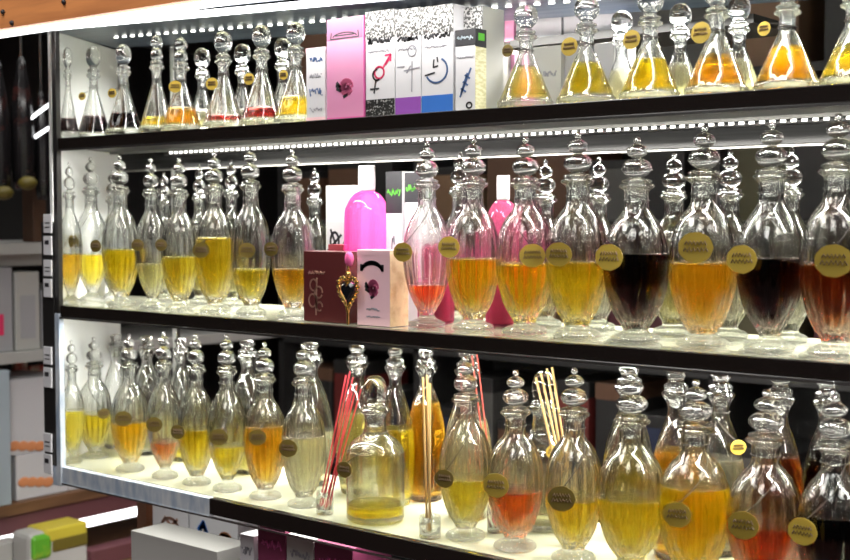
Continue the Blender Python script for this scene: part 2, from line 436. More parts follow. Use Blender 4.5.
# ------------------------------------------------------------------ cabinet
Z1, Z2, Z3, Z4 = 1.550, 1.250, 0.957, 0.640
D = 0.25; XR = 1.75; TH = 0.021
cab = empty('display_cabinet', (0, 0, 0))
tag(cab, 'dark framed glass display cabinet with lit shelves of perfume bottles', 'display cabinet')
def slab(z0, z1):
    bm = bmesh.new(); q = [(-0.028, 0.008), (XR, 0.008), (XR, D), (-0.160, D)]
    lo = [bm.verts.new((x, y, z0)) for x, y in q]; hi = [bm.verts.new((x, y, z1)) for x, y in q]
    bm.faces.new(lo[::-1]); bm.faces.new(hi)
    for k in range(4): bm.faces.new((lo[k], lo[(k + 1) % 4], hi[(k + 1) % 4], hi[k]))
    return bm
SX = P(211, 490, 0).x
for z in (Z1, Z2, Z3):
    s_ = link('shelf', slab(z - 0.006, z), M['shelf'], cab)
    if z == Z3:
        l = link('shelf_lip', bx(SX, XR, -0.004, 0.008, z - TH - 0.006, z - 0.0005, 0.0012), M['lip'], s_)
        link('steel_lip', bx(-0.026, SX, -0.0042, 0.008, z - TH - 0.010, z - 0.0005, 0.0012), M['steel'], s_)
    else:
        l = link('shelf_lip', bx(0, XR, -0.004, 0.008, z - TH, z - 0.0005, 0.0012), M['lip'], s_)
    link('lip_edge', bx(0, XR, -0.006, -0.003, z - TH - (0.0115 if z == Z3 else 0.003), z - TH - (0.0085 if z == Z3 else 0), 0), M['silver'], s_)
    link('underside', slab(z - 0.013, z - 0.0065), M['under'], s_)
    link('rear_rail', bx(-0.15, XR, D + 0.001, D + 0.009, z - 0.046, z - 0.002), M['rail'], s_)
    link('rear_rail_edge', bx(-0.15, XR, D - 0.001, D + 0.0105, z - 0.050, z - 0.0475), M['dsteel'], s_)
    link('led_rail', bx(0.001, XR, D - 0.016, D - 0.001, z - 0.022, z - 0.0135, 0.001), M['blackm'], s_)
    bm = bmesh.new()
    x = 0.02
    while x < XR - 0.02:
        box(bm, x, x + 0.007, D - 0.0175, D - 0.0162, z - 0.0195, z - 0.0160); x += 0.0145
    b = link('led_beads', bm, M['bead'], s_); b['kind'] = 'stuff'
    bm = bmesh.new()
    beam(bm, (-.12, D - 0.05, z - 0.018), (XR, D - 0.05, z - 0.018), 0.006, 0.0045)
    beam(bm, (-.04, 0.06, z - 0.018), (XR, 0.06, z - 0.018), 0.006, 0.0045)
    link('rail', bm, M['dsteel'], s_)
# lower deck
link('lower_deck', bx(0.0, XR, 0.0, D - .002, Z4 - 0.02, Z4), M['white'], cab)
bm = bmesh.new()
eb = [(-0.030, 0.004), (-0.162, D), (-0.170, D), (-0.038, 0.004)]
lo = [bm.verts.new((x, y, Z3 - 0.03)) for x, y in eb]; hi = [bm.verts.new((x, y, 1.745)) for x, y in eb]
bm.faces.new(lo); bm.faces.new(hi[::-1])
for k in range(4): bm.faces.new((lo[(k + 1) % 4], lo[k], hi[k], hi[(k + 1) % 4]))
bmesh.ops.recalc_face_normals(bm, faces=bm.faces[:])
link('end_panel', bm, M['endp'], cab)
post = link('front_post', bx(-0.013, -0.001, -0.006, 0.004, 1.235, 1.752, 0.001), M['blackm'], cab)
link('steel_post', bx(-0.026, -0.001, -0.0065, 0.0045, Z3 - 0.036, 1.235, 0.001), M['steel'], cab)
link('rear_post', bx(-0.012, 0.0, D + 0.011, D + 0.022, 0.0, 1.74, 0.001), M['silver'], cab)
link('base_post', bx(P(137, 510, .26).x, P(146, 510, .26).x, 0.26, 0.28, 0.0, Z3 - 0.014), M['post'], cab)
# top: canopy, tilting slightly to the right as the photo shows
tl = P(51, 29, 0.0); tr_ = P(372, 0, 0.0); dirv = (tr_ - tl) / (tr_.x - tl.x)
def topz(x, dz=0.0): return tl.z + (x - tl.x) * dirv.z + dz
bm = bmesh.new()
pts = [(-0.034, 0.0), (XR, 0.0), (XR, D), (-0.166, D)]
lo = [bm.verts.new((x, y, topz(x, -0.002))) for x, y in pts]; hi = [bm.verts.new((x, y, topz(x, 0.008))) for x, y in pts]
bm.faces.new(lo[::-1]); bm.faces.new(hi)
for k in range(4): bm.faces.new((lo[k], lo[(k + 1) % 4], hi[(k + 1) % 4], hi[k]))
link('canopy', bm, M['bluegrey'], cab)
bm = bmesh.new(); x = 0.01
while x < XR - .02:
    beam(bm, (x, 0.115, topz(x, -0.005)), (x + 0.009, 0.115, topz(x + 0.009, -0.005)), 0.0025, 0.0025); x += 0.024
b = link('led_beads', bm, M['bead'], cab); b['kind'] = 'stuff'
link('bright_tube', beam(bmesh.new(), (-0.013, -0.010, topz(-0.013, -0.004)), (XR, -0.010, topz(XR, -0.004)), 0.012, 0.009), M['tube'], cab)
link('canopy_rail', beam(bmesh.new(), (-0.4, -0.045, topz(-0.4, 0.004)), (XR, -0.045, topz(XR, 0.012)), 0.05, 0.008), M['steel'], cab)
# header board with its tube light
a = P(0, 35, -0.12); b_ = P(215, 3, -0.12); dv = (b_ - a) / (b_.x - a.x)
hd = empty('header_board', (a.x, -0.12, a.z))
tag(hd, 'orange brown wooden header board above the cabinet', 'board')
xx0, xx1 = -1.3, 2.2
link('board', beam(bmesh.new(), (xx0, 0, dv.z * (xx0 )+0.006), (xx1, 0, dv.z * xx1+0.006), 0.03, 0.16), M['wood'], hd)
link('tube_light', beam(bmesh.new(), (xx0, 0.0, dv.z * xx0 - 0.004), (xx1, 0.0, dv.z * xx1 - 0.004), 0.012, 0.008), M['tube'], hd)
bm = bmesh.new()
for (u, v) in ((3, 12), (64, 2), (12, 23)):
    q = P(u, v, -0.136) - Vector((a.x, -0.12, a.z))
    bmesh.ops.create_icosphere(bm, subdivisions=2, radius=0.0045, matrix=Matrix.Translation(q))
link('screw_heads', bm, M['bprint'], hd)

# ------------------------------------------------------------------ bottles: middle shelf, front row
TQ = 'middle shelf'
front_mid = [
    (66, 162, 'amber', 254, .54, None, 'clear fluted bottle, orange-yellow perfume, cut by the left post of the middle shelf', 'slim'),
    (92, 157, 'olive', 254, .76, (-14, 241, 13, 'tag'), 'slim fluted bottle of olive-yellow perfume second from the left post on the middle shelf', 'slim'),
    (121, 155, 'gold', 249, .80, (-20, 246, 12, 'tagd'), 'fluted bottle with a bright gold pool at its base, left end of the middle shelf', 'amphora'),
    (152, 158, 'pale', 263, .70, (-11, 245, 11, 'tagd'), 'narrow bottle of dull pale-yellow perfume, fourth bottle from the left, middle shelf', 'slim'),
    (180, 158, 'olive', 256, .76, (-15, 245, 11, 'tagd'), 'bottle of mustard perfume with dark tag at its left, fifth on the middle shelf', 'amphora'),
    (215, 152, 'olive', 237, .80, (-11, 250, 14, 'tagd'), 'fullest olive-gold bottle in the left half of the middle shelf', 'amphora'),
    (251, 146, 'gold', 268, .78, (-3, 250, 13, 'tagd'), 'low-filled yellow bottle standing second left of the brown box, middle shelf', 'amphora'),
    (293, 149, 'amber', 268, .82, (-18, 249, 12, 'tagd'), 'amber-yellow fluted bottle directly left of the brown heart box', 'amphora'),
    (427, 141, 'rust', 284, .86, (-20, 252, 15, 'tag'), 'bottle one third full of orange-red perfume beside the pale pink rose carton', 'slim'),
    (473, 138, 'gold', 258, .92, (-20, 247, 16, 'tagy'), 'yellow perfume bottle with a bright tag, second right of the rose carton', 'amphora'),
    (525, 137, 'gold', 262, .95, (6, 255, 17, 'tag'), 'yellow perfume bottle whose tag hangs at the middle right, third right of the rose box', 'amphora'),
    (577, 132, 'olive', 261, .98, (-15, 254, 17, 'tag'), 'olive-yellow bottle directly left of the first black-brown bottle on the middle shelf', 'amphora'),
    (636, 137, 'dark', 253, 1.0, (-22, 257, 18, 'tagy'), 'black-brown perfume bottle left of the large amber one, middle shelf', 'amphora'),
    (703, 125, 'amber', 261, 1.0, (-6, 247, 20, 'tag'), 'large amber perfume bottle between the two black-brown ones', 'amphora'),
    (770, 122, 'black', 257, .97, (-22, 259, 18, 'tagy'), 'dark brown bottle with smooth shoulder, second from the right on the middle shelf', 'slim'),
    (836, 113, 'brown', 262, .97, (-2, 260, 20, 'tag'), 'brown perfume bottle cut by the right picture edge, middle shelf', 'amphora'),
]
for (u, vt, lq, vf, wr, tg, lab, kd) in front_mid:
    bottle('perfume_bottle', kd, 70.5 if u < 70 else u, 0.028 if u < 70 else (.087 if u < 100 else (0.048 if u < 420 else 0.052)), Z2, vt, lq, vf, lab, 'perfume bottles in the front row of the middle shelf', wr, tg)
back_mid = [
    (113, 170, 'pale', 265, .58, 'blurred narrow bottle showing between the second and third front bottles, middle shelf'),
    (165, 172, 'pale', 270, .62, 'small bottle standing behind the fourth and fifth bottles of the middle shelf'),
    (200, 165, 'olive', 262, .62, 'rear bottle left of the fullest olive-gold bottle, middle shelf'),
    (232, 160, 'lemon', 262, .64, 'rear bottle seen between the olive-gold and the low-filled yellow bottle'),
    (315, 168, 'clear', 255, .66, 'small smoky bottle behind the gap between amber bottle and brown box'),
    (460, 152, 'pale', 262, .80, 'rear clear bottle half hidden left of the yellow bottle with dark spot'),
    (545, 160, 'pale', 270, .78, 'rear bottle between the third and fourth bottles right of the rose box'),
    (598, 158, 'clear', 272, .78, 'rear bottle peeking out left of the first black-brown bottle'),
    (673, 153, 'pale', 262, .84, 'rear clear bottle standing between black-brown and large amber bottle'),
    (729, 150, 'clear', 262, .80, 'rear clear bottle between the amber bottle and the reddish-footed dark one'),
    (790, 148, 'clear', 262, .72, 'rear bottle hidden behind the right shoulder of the reddish-footed dark bottle'),
]
for (u, vt, lq, vf, wr, lab) in back_mid:
    bottle('perfume_bottle', 'amphora', u, 0.175, Z2, vt, lq, vf, lab, 'perfume bottles in the rear row of the middle shelf', wr)

# lower shelf, front row
front_low = [
    (66, 340, 'lemon', 410, .54, None, 'lemon perfume bottle cut by the steel post, left end of the bottom shelf', 'slim'),
    (93, 337, 'gold', 413, .78, (7, 411, 11, 'tagd'), 'golden bottle with its dark tag at the right, second on the bottom shelf', 'amphora'),
    (128, 334, 'orange', 421, .80, (-5, 415, 15, 'tagd'), 'bright orange-gold perfume bottle near the left end of the bottom shelf', 'amphora'),
    (163, 331, 'rust', 441, .74, (-8, 421, 14, 'tagd'), 'bottle with a shallow red-orange filling on the bottom shelf', 'slim'),
    (195, 334, 'olive', 428, .76, (-15, 429, 13, 'tagd'), 'narrow olive perfume bottle right of the red-orange one on the bottom shelf', 'amphora'),
    (226, 334, 'gold', 445, .80, (-7, 433, 15, 'tagd'), 'bottle half full of gold perfume, third left of the diffuser jar', 'slim'),
    (264, 342, 'amber', 425, .82, (-6, 433, 14, 'tagd'), 'amber-gold fuller bottle, second left of the red reeds', 'amphora'),
    (303, 344, 'clear', 435, .84, (-13, 444, 15, 'tagd'), 'almost colourless perfume bottle with dark tag, just left of the red reeds', 'amphora'),
    (466, 356, 'lemon', 477, .90, (-18, 474, 14, 'tagd'), 'yellow-green bottle with small dark tag right of the bamboo reeds', 'amphora'),
    (516, 370, 'rust', 489, .93, (-16, 480, 18, 'tag'), 'red-orange perfume bottle in the middle of the bottom shelf', 'amphora'),
    (575, 368, 'olive', 498, .93, (-10, 492, 18, 'tagd'), 'olive-yellow bottle directly right of the red-orange one, bottom shelf', 'amphora'),
    (633, 374, 'lemon', 497, 1.06, None, 'bright lemon-yellow bottle without tag in the right half of the bottom shelf', 'amphora'),
    (697, 380, 'yellow', 486, 1.08, (-14, 507, 17, 'tag'), 'bright yellow bottle filled highest in the right half of the bottom shelf', 'amphora'),
    (768, 390, 'rust', 524, 1.08, (-17, 518, 18, 'tag'), 'red perfume bottle second from the right on the bottom shelf', 'amphora'),
    (838, 395, 'black', 514, 1.0, (-24, 527, 17, 'tagy'), 'black perfume bottle at the right picture edge, bottom shelf', 'amphora'),
]
for (u, vt, lq, vf, wr, tg, lab, kd) in front_low:
    bottle('perfume_bottle', kd, 70.5 if u < 70 else u, 0.028 if u < 70 else (.087 if u < 100 else (0.050 if u < 420 else 0.055)), Z3, vt, lq, vf, lab, 'perfume bottles in the front row of the bottom shelf', wr, tg)
back_low = [
    (115, 334, 'pale', 415, .70, 'clear decanter behind the two leftmost golden bottles, bottom shelf'),
    (146, 336, 'clear', 412, .78, 'clear decanter behind the orange-gold bottle, bottom shelf'),
    (180, 338, 'lemon', 418, .74, 'rear decanter between the red-orange and olive bottles, bottom shelf'),
    (247, 340, 'pale', 425, .86, 'rear decanter left of the amber-gold bottle, bottom shelf'),
    (310, 342, 'clear', 430, .92, 'large clear rear decanter behind the colourless bottle, bottom shelf'),
    (357, 345, 'pale', 411, .82, 'rear decanter seen through the red reeds, with a pale orange filling'),
    (395, 348, 'olive', 428, .72, 'rear decanter peeking over the right shoulder of the diffuser jar'),
    (426, 349, 'amber', 402, .78, 'amber-filled rear decanter behind the bamboo reeds'),
    (468, 350, 'clear', 420, .88, 'clear rear decanter behind the yellow-green bottle'),
    (630, 366, 'lemon', 455, .90, 'rear decanter with yellow filling behind the lemon-yellow bottle'),
    (677, 370, 'amber', 450, .80, 'rear decanter with amber filling left of the highest-filled yellow bottle'),
    (722, 372, 'clear', 458, .82, 'rear decanter with clear filling and gold tag, right of the yellow bottle'),
    (782, 374, 'brown', 456, .76, 'rear decanter with brown filling behind the red bottle'),
    (829, 378, 'dark', 447, .78, 'rear decanter with near-black filling behind the black bottle'),
]
for (u, vt, lq, vf, wr, lab) in back_low:
    bottle('glass_decanter', 'decanter', u, 0.175 if u < 390 else (0.152 if u in (395, 468, 677, 782) else 0.208), Z3, vt, lq, vf, lab, 'decanters in the rear row of the bottom shelf', wr, (14, 444, 11, 'tagy') if u == 722 else None)
bottle('apothecary_jar', 'jar', 375, 0.055, Z3, 376, 'lemon', 503, 'wide shouldered glass jar with dome stopper and shallow yellow perfume', None, 0.92, (-27, 466, 13, 'tagd'))
bottle('apothecary_jar', 'jar', 545, 0.180, Z3, 363, 'clear', 470, 'clear jar with a dome stopper and tan reeds across it, rear of the bottom shelf', None, 0.98, (8, 446, 11, 'tagy'))

# top shelf flasks
front_top = [
    (66, 47, 'black', 118, .50, None, 'flask', 'cone flask of black perfume cut by the left post, top shelf'),
    (96, 46, 'dark', 116, .82, (-8, 97, 8, 'tagy'), 'flask', 'cone flask of dark red-brown perfume, second on the top shelf'),
    (126, 44, 'black', 113, .84, (-8, 94, 9, 'tagy'), 'flask', 'cone flask of black perfume with a yellow tag, third on the top shelf'),
    (159, 33, 'yellow', 117, .80, None, 'flask2', 'cone flask with a shallow bright-yellow filling and no tag, top shelf'),
    (183, 36, 'orange', 108, .88, (-4, 88, 11, 'tagy'), 'flask2', 'cone flask of golden-orange perfume, fifth on the top shelf'),
    (225, 31, 'red', 116, .88, (-8, 85, 11, 'tagy'), 'flask', 'cone flask with a thin dark-red layer, sixth on the top shelf'),
    (263, 25, 'red', 108, .90, (-9, 80, 10, 'tagy'), 'flask', 'cone flask with a deeper red layer, seventh on the top shelf'),
    (297, 22, 'yellow', 97, .88, (-9, 76, 8, 'tagy'), 'flask', 'cone flask of yellow perfume touching the small white box, top shelf'),
    (525, -14, 'pale', 67, .97, (-14, 52, 9, 'tagd'), 'flask', 'cone flask of palest yellow perfume, first right of the white cartons'),
    (585, -18, 'lemon', 63, .97, (-12, 48, 13, 'tag'), 'flask', 'cone flask of yellow perfume, second right of the white cartons'),
    (648, -24, 'yellow', 60, .97, (-13, 41, 13, 'tag'), 'flask', 'cone flask of deep yellow perfume, third right of the white cartons'),
    (714, -30, 'orange', 56, .97, (-10, 34, 14, 'tag'), 'flask', 'cone flask of orange perfume with its tag at the left shoulder'),
    (784, -38, 'orange', 47, .97, (-17, 30, 9, 'tagy'), 'flask', 'cone flask of orange perfume with a small edge-on tag, second from the right'),
    (850, -44, 'yellow', 46, .97, (8, 8, 14, 'tag'), 'flask', 'cone flask of yellow perfume cut by the right picture edge'),
]
for (u, vt, lq, vf, wr, tg, kd, lab) in front_top:
    bottle('cone_flask', kd, 70.5 if u < 70 else u, 0.029 if u < 70 else (.092 if u < 100 else 0.045), Z1, vt, lq, vf, lab, 'cone flasks in the front row of the top shelf', wr, tg, hs=(.93 if u < 750 else .88) if u > 500 else None)
for (u, vt, lq, vf, lab) in [
    (204, 48, 'clear', 110, 'faint rear flask between the golden-orange and thin dark-red flasks'),
    (244, 44, 'clear', 110, 'faint rear flask between the two flasks with red layers'),
    (284, 38, 'clear', 108, 'faint rear flask left of the yellow flask beside the small white box'),
    (620, -8, 'clear', 70, 'rear flask in the gap between the second and third right-hand flasks'),
    (678, -14, 'clear', 64, 'rear flask with round stopper left of the orange flask'),
    (736, -20, 'clear', 60, 'rear flask in the gap right of the orange flask')]:
    bottle('cone_flask', 'flask', u, 0.165, Z1, vt, lq, vf, lab, 'cone flasks in the rear row of the top shelf', .88, hs=(.93 if u < 750 else .90) if u > 500 else None)

# ------------------------------------------------------------------ boxes with printing
def strokes(bm, pts, w, x_of, z_of, y):       # a flat raised stroke in the plane y
    for (a0, b0), (a1, b1) in zip(pts, pts[1:]):
        p = Vector((x_of(a0), y, z_of(b0))); q = Vector((x_of(a1), y, z_of(b1)))
        d = (q - p); L = d.length
        if L < 1e-6: continue
        d /= L; n = Vector((-d.z, 0, d.x)) * w
        p = p - d * w * .5; q = q + d * w * .5
        vs = [bm.verts.new(c) for c in (p - n, q - n, q + n, p + n)]
        vb = [bm.verts.new(c.co + Vector((0, 0.0006, 0))) for c in vs]
        bm.faces.new(vs); bm.faces.new(vb[::-1])
        for k in range(4): bm.faces.new((vs[k], vb[k], vb[(k + 1) % 4], vs[(k + 1) % 4]))
    return bm

def arc(cx, cy, rx, ry, a0, a1, n=18):
    return [(cx + rx * math.cos(math.radians(a0 + (a1 - a0) * i / n)), cy + ry * math.sin(math.radians(a0 + (a1 - a0) * i / n))) for i in range(n + 1)]

class Carton:
    """a carton whose front face runs between two photo columns; marks are given as fractions of the front face"""
    def __init__(s, u0, u1, Y, zb, vtop, depth, m, label, cat='box', group=None, name='carton', rz=0.0):
        p0 = P(u0, 280, Y); p1 = P(u1, 280, Y); um = (u0 + u1) / 2
        s.w = p1.x - p0.x; s.h = P(um, vtop, Y).z - zb; s.d = depth
        s.o = tag(empty(name, (p0.x, Y, zb + 0.0008), rz), label, cat, group)
        link('carton_body', bx(0.0003, s.w - 0.0003, 0, depth, 0, s.h, 0.0006), m, s.o)
    def X(s, a): return a * s.w
    def Zf(s, b): return b * s.h
    def mark(s, name, m, plist, w=0.0008):
        bm = bmesh.new()
        for pts in plist: strokes(bm, pts, w, s.X, s.Zf, -0.0006)
        return link(name, bm, m, s.o)
    def panel(s, name, m, a0, a1, b0, b1, th=0.0005):
        return link(name, bx(s.X(a0), s.X(a1), -th, 0.0002, s.Zf(b0), s.Zf(b1)), m, s.o)
    def side(s, name, m, a0, a1, b0, b1, th=0.0004):   # on the right-hand side
        return link(name, bx(s.w - 0.0004, s.w + th, a0 * s.d, a1 * s.d, s.Zf(b0), s.Zf(b1)), m, s.o)
    def text(s, name, m, a0, a1, b, hgt, seed, w=0.0007):
        r = random.Random(seed); n = 3 * max(3, int((a1 - a0) * s.w / 0.0035)); pl = []
        pts = []
        for i in range(n + 1):
            pts.append((a0 + (a1 - a0) * i / n, b + hgt * (r.random() - .5)))
            if r.random() < .22 and len(pts) > 1: pl.append(pts); pts = []
        if len(pts) > 1: pl.append(pts)
        return s.mark(name, m, pl, w)

YB = 0.030
def rose(c, a, b, ra, rb, m1, m2):
    pl = []
    for k in range(4):
        f = 1 - k * .24
        pl.append(arc(a, b, ra * f, rb * f, 30 * k, 30 * k + 330, 14))
    c.mark('rose_print', m1, pl, 0.0016)
    c.mark('leaf_print', m2, [[(a - ra * 1.5, b + rb * .6), (a - ra * .9, b)], [(a - ra * 1.5, b - rb * .2), (a - ra * .8, b - rb * .5)], [(a - ra * .4, b - rb * 1.3), (a + ra * .1, b - rb)], [(a - ra * 1.6, b + rb * .2), (a - ra, b + .1 * rb)]], 0.0022)

# top shelf: small white, tall pink, three symbol cartons, black-topped carton
c = Carton(307, 326, 0.030, Z1, 48, 0.03, M['white'], 'small white carton with a pink corner between yellow flask and tall pink carton')
c.panel('pink_corner', M['palep'], 0.0, 0.38, .93, 1.0); c.panel('pink_foot', M['palep'], 0.0, 1, 0, .06)
for i, (b, hh) in enumerate(((.84, .07), (.62, .06), (.40, .10), (.16, .06))): c.text('print', M['navy' if i in (0, 2) else 'gprint'], .2, .85, b, hh, 20 + i, .0008)
c = Carton(327.5, 364, 0.026, Z1, 18, 0.030, M['pink'], 'tall bright pink carton with a rose printed low on its front')
c.panel('plum_head', M['mauve'], .02, .98, .79, .985)
c.mark('logo', M['bprint'], [arc(.5, .80, .34, .055, 20, 160), [(.12, .80), (.88, .80)], [(.12, .80), (.14, .86)], [(.88, .80), (.86, .86)], [(.25, .83), (.75, .83)]], .0009)
rose(c, .54, .32, .17, .075, M['rose'], M['bprint'])
for b in (.03,): c.panel('foot_band', M['pinkd'], 0, 1, 0, .025)
c.side('side_face', M['pinkd'], 0, 1, 0, 1)
SG = 'three white symbol cartons on the top shelf'
for i, (u0, u1, vt, foot, lab) in enumerate(((366, 395, 11, 'glitd', 'white carton with a red and black symbol and black glitter foot'), (395.5, 421, 9, 'violet', 'white carton with a fine cross symbol and violet foot'), (421.5, 453, 6, 'blue', 'white carton with a blue arc symbol and blue foot'))):
    c = Carton(u0, u1, 0.028, Z1, vt, 0.05, M['white'], lab, group=SG)
    c.panel('glitter_head', M['glit'], 0, 1, .74, 1.0)
    c.panel('foot_block', M[foot], 0.01, .99, 0.015, .17)
    c.text('head_lettering', M['bprint'], .1, .9, .72, .05, 40 + i, .0013)
    c.text('small_print', M['gprint'], .1, .8, .62, .02, 50 + i, .0006)
    if i == 0:
        c.mark('red_symbol', M['redp'], [arc(.48, .42, .16, .055, 0, 360), [(.62, .47), (.85, .57)], [(.68, .575), (.87, .58), (.86, .52)], [(.70, .49), (.82, .54)]], .0013)
        c.mark('black_symbol', M['bprint'], [arc(.40, .40, .14, .05, 90, 300), [(.36, .35), (.30, .23)], [(.18, .27), (.46, .27)]], .0012)
    elif i == 1:
        c.mark('cross_symbol', M['gprint'], [[(.35, .42), (.95, .44)], [(.65, .22), (.66, .50)], [(.45, .40), (.60, .46)], [(.1, .46), (.35, .46)], arc(.66, .60, .16, .05, 0, 360)], .0008)
    else:
        c.mark('arc_symbol', M['navy'], [arc(.48, .40, .34, .115, -150, 60)], .0013)
        c.mark('figure_mark', M['bprint'], [[(.12, .36), (.42, .38)], [(.40, .50), (.38, .43), (.52, .44)], [(.50, .52), (.52, .48)]], .0010)
c = Carton(454, 482, 0.052, Z1, 8, 0.05, M['offw'], 'silver glittering carton standing behind the black-topped carton', )
c.panel('glitter_front', M['glit'], 0, 1, .72, 1.0); 
c = Carton(455, 475, 0.026, Z1, 30, 0.024, M['white'], 'white carton with black top and a blue feather print, right of the blue-footed one')
c.panel('black_head', M['bprint'], 0, 1, .80, 1.0)
c.text('blue_lettering', M['bluec'], .12, .88, .90, .05, 61, .0010)
c.mark('feather_print', M['navy'], [[(.25, .18), (.78, .52)], [(.30, .28), (.52, .24)], [(.40, .36), (.62, .32)], [(.5, .44), (.72, .40)], [(.3, .22), (.6, .46)]], .0012)
c.text('small_print', M['gprint'], .1, .9, .66, .02, 62, .0006)
c.mark('round_seal', M['bprint'], [arc(.70, .07, .13, .035, 0, 360)], .0010)
c.side('gold_side', M['ygold'], 0, 1, 0, .78); c.side('black_side', M['bprint'], 0, 1, .78, 1.0); c.side('green_emblem', M['greenp'], .25, .8, .86, .95, 0.0009)
# behind the top right flasks
for (u0, u1, Y, zb, vt, dp, mm, lab) in (
    (478, 502, .14, Z1, 50, .05, 'offw', 'low white carton behind the palest flask, left one'),
    (505, 514, .16, Z1, 55, .05, 'pink', 'thin pink carton behind the palest flask'),
    (530, 560, .15, Z1, 47, .06, 'offw', 'low white carton with print between the palest and the yellow flask'),
    (562, 612, .16, Z1, 45, .06, 'grey', 'low off-white carton behind the yellow flask')):
    c = Carton(u0, u1, Y, zb, vt, dp, M[mm], lab)
    c.text('print', M['gprint'], .15, .85, .6, .10, int(u0), .0008)
# middle shelf cartons
c = Carton(303.5, 346, 0.022, Z2, 252, 0.045, M['maroon'], 'maroon brown carton with embossed flourish beside the gold heart pendant')
c.mark('flourish_print', M['brownp'], [arc(.22, .30, .09, .09, 0, 360), arc(.36, .42, .09, .08, 0, 330), arc(.24, .52, .08, .08, 20, 340), arc(.38, .22, .07, .06, 0, 300), [(.3, .1), (.32, .62)]], .0012)
c.text('lettering', M['brownp'], .12, .5, .70, .04, 71, .0009)
c = Carton(357, 390, 0.020, Z2, 250.5, 0.040, M['palep'], 'pale pink carton with arched logo and rose print')
c.panel('white_head', M['palep'], .01, .99, .93, .99)
c.mark('logo', M['bprint'], [arc(.46, .70, .33, .12, 15, 165), arc(.46, .72, .30, .12, 15, 165), [(.14, .73), (.14, .80)], [(.78, .73), (.78, .80)]], .0022)
rose(c, .50, .50, .15, .10, M['rose'], M['bprint'])
c.text('lettering', M['gprint'], .3, .7, .22, .04, 73, .0008); c.text('small_print', M['gprint'], .3, .7, .12, .02, 74, .0006)
c.side('peach_side', M['peach'], 0, 1, 0, 1)
c = Carton(326, 352, 0.135, Z2, 186, 0.04, M['offw'], 'white carton with black flower panel standing behind the maroon carton')
c.panel('panel', M['grey'], .05, .95, .42, .72); c.mark('flower_print', M['bprint'], [arc(.35, .57, .16, .07, 0, 360), [(.1, .50), (.6, .62)], [(.2, .66), (.5, .48)], [(.65, .52), (.85, .64)]], .0022)
c = Carton(386, 402, 0.120, Z2, 172, 0.03, M['white'], 'white carton with black top and green lettering directly behind the pale pink carton')
c.panel('black_head', M['bprint'], 0, 1, .72, 1); c.text('green_lettering', M['greenp'], .1, .9, .86, .05, 81, .0012); c.text('grey_figure', M['gprint'], .35, .7, .5, .16, 82, .0015)
c = Carton(405, 421, 0.120, Z2, 173, 0.03, M['white'], 'white carton with black top and green lettering, nearer the orange-red bottle')
c.panel('black_head', M['bprint'], 0, 1, .80, 1); c.text('green_lettering', M['greenp'], .1, .9, .90, .05, 83, .0012)

# heart pendant on its chain leaning on the maroon carton
hp = P(346, 292, 0.008)
ht = tag(empty('heart_pendant', (hp.x, 0.012, Z2 + 0.001)), 'gold framed black heart pendant with pink gem leaning on the maroon carton', 'pendant')
hz = hp.z - Z2
def heart(f, n=32):
    return [(f * 0.0165 * (math.sin(t) ** 3), f * 0.0015 * (13 * math.cos(t) - 5 * math.cos(2 * t) - 2 * math.cos(3 * t) - math.cos(4 * t)) * 0.95) for t in [2 * PI * k / n for k in range(n)]]
bm = bmesh.new(); pts = heart(.78); A = [bm.verts.new((x, -0.001, hz + z)) for x, z in pts]; B = [bm.verts.new((x * .7, -0.004, hz + z * .7)) for x, z in pts]; Bk = [bm.verts.new((x, 0.002, hz + z)) for x, z in pts]
bm.faces.new(B); bm.faces.new(Bk[::-1])
for k in range(len(A)): bm.faces.new((A[k], A[(k + 1) % len(A)], B[(k + 1) % len(A)], B[k])); bm.faces.new((Bk[k], Bk[(k + 1) % len(A)], A[(k + 1) % len(A)], A[k]))
bmesh.ops.recalc_face_normals(bm, faces=bm.faces[:]); link('black_heart', bm, M['blackg'], ht)
bm = bmesh.new()
pp = heart(1.05, 28)
tube(bm, [(x, 0, hz + z) for x, z in pp + pp[:1]], 0.0018, 6)
for x, z in pp: bmesh.ops.create_icosphere(bm, subdivisions=1, radius=0.0034, matrix=Matrix.Translation((x * 1.12, 0, hz + z * 1.12)))
link('gold_frame', bm, M['goldm'], ht)
bm = bmesh.new(); tube(bm, [(0, 0, hz + 0.018), (0.001, -.001, hz + 0.028), (0.002, 0, hz + 0.040)], 0.0022, 6); bmesh.ops.create_icosphere(bm, subdivisions=2, radius=0.0045, matrix=Matrix.Translation((0.001, 0, hz + 0.026)))
tube(bm, [(0, 0, hz - 0.020), (0, 0, 0)], 0.002, 6); link('gold_bail', bm, M['goldm'], ht)
bm = bmesh.new(); bmesh.ops.create_icosphere(bm, subdivisions=2, radius=0.0085, matrix=Matrix.Translation((0.003, 0, hz + 0.047)) @ Matrix.Diagonal((1, .6, 1.35, 1))); link('pink_gem', bm, M['gempink'], ht, True)

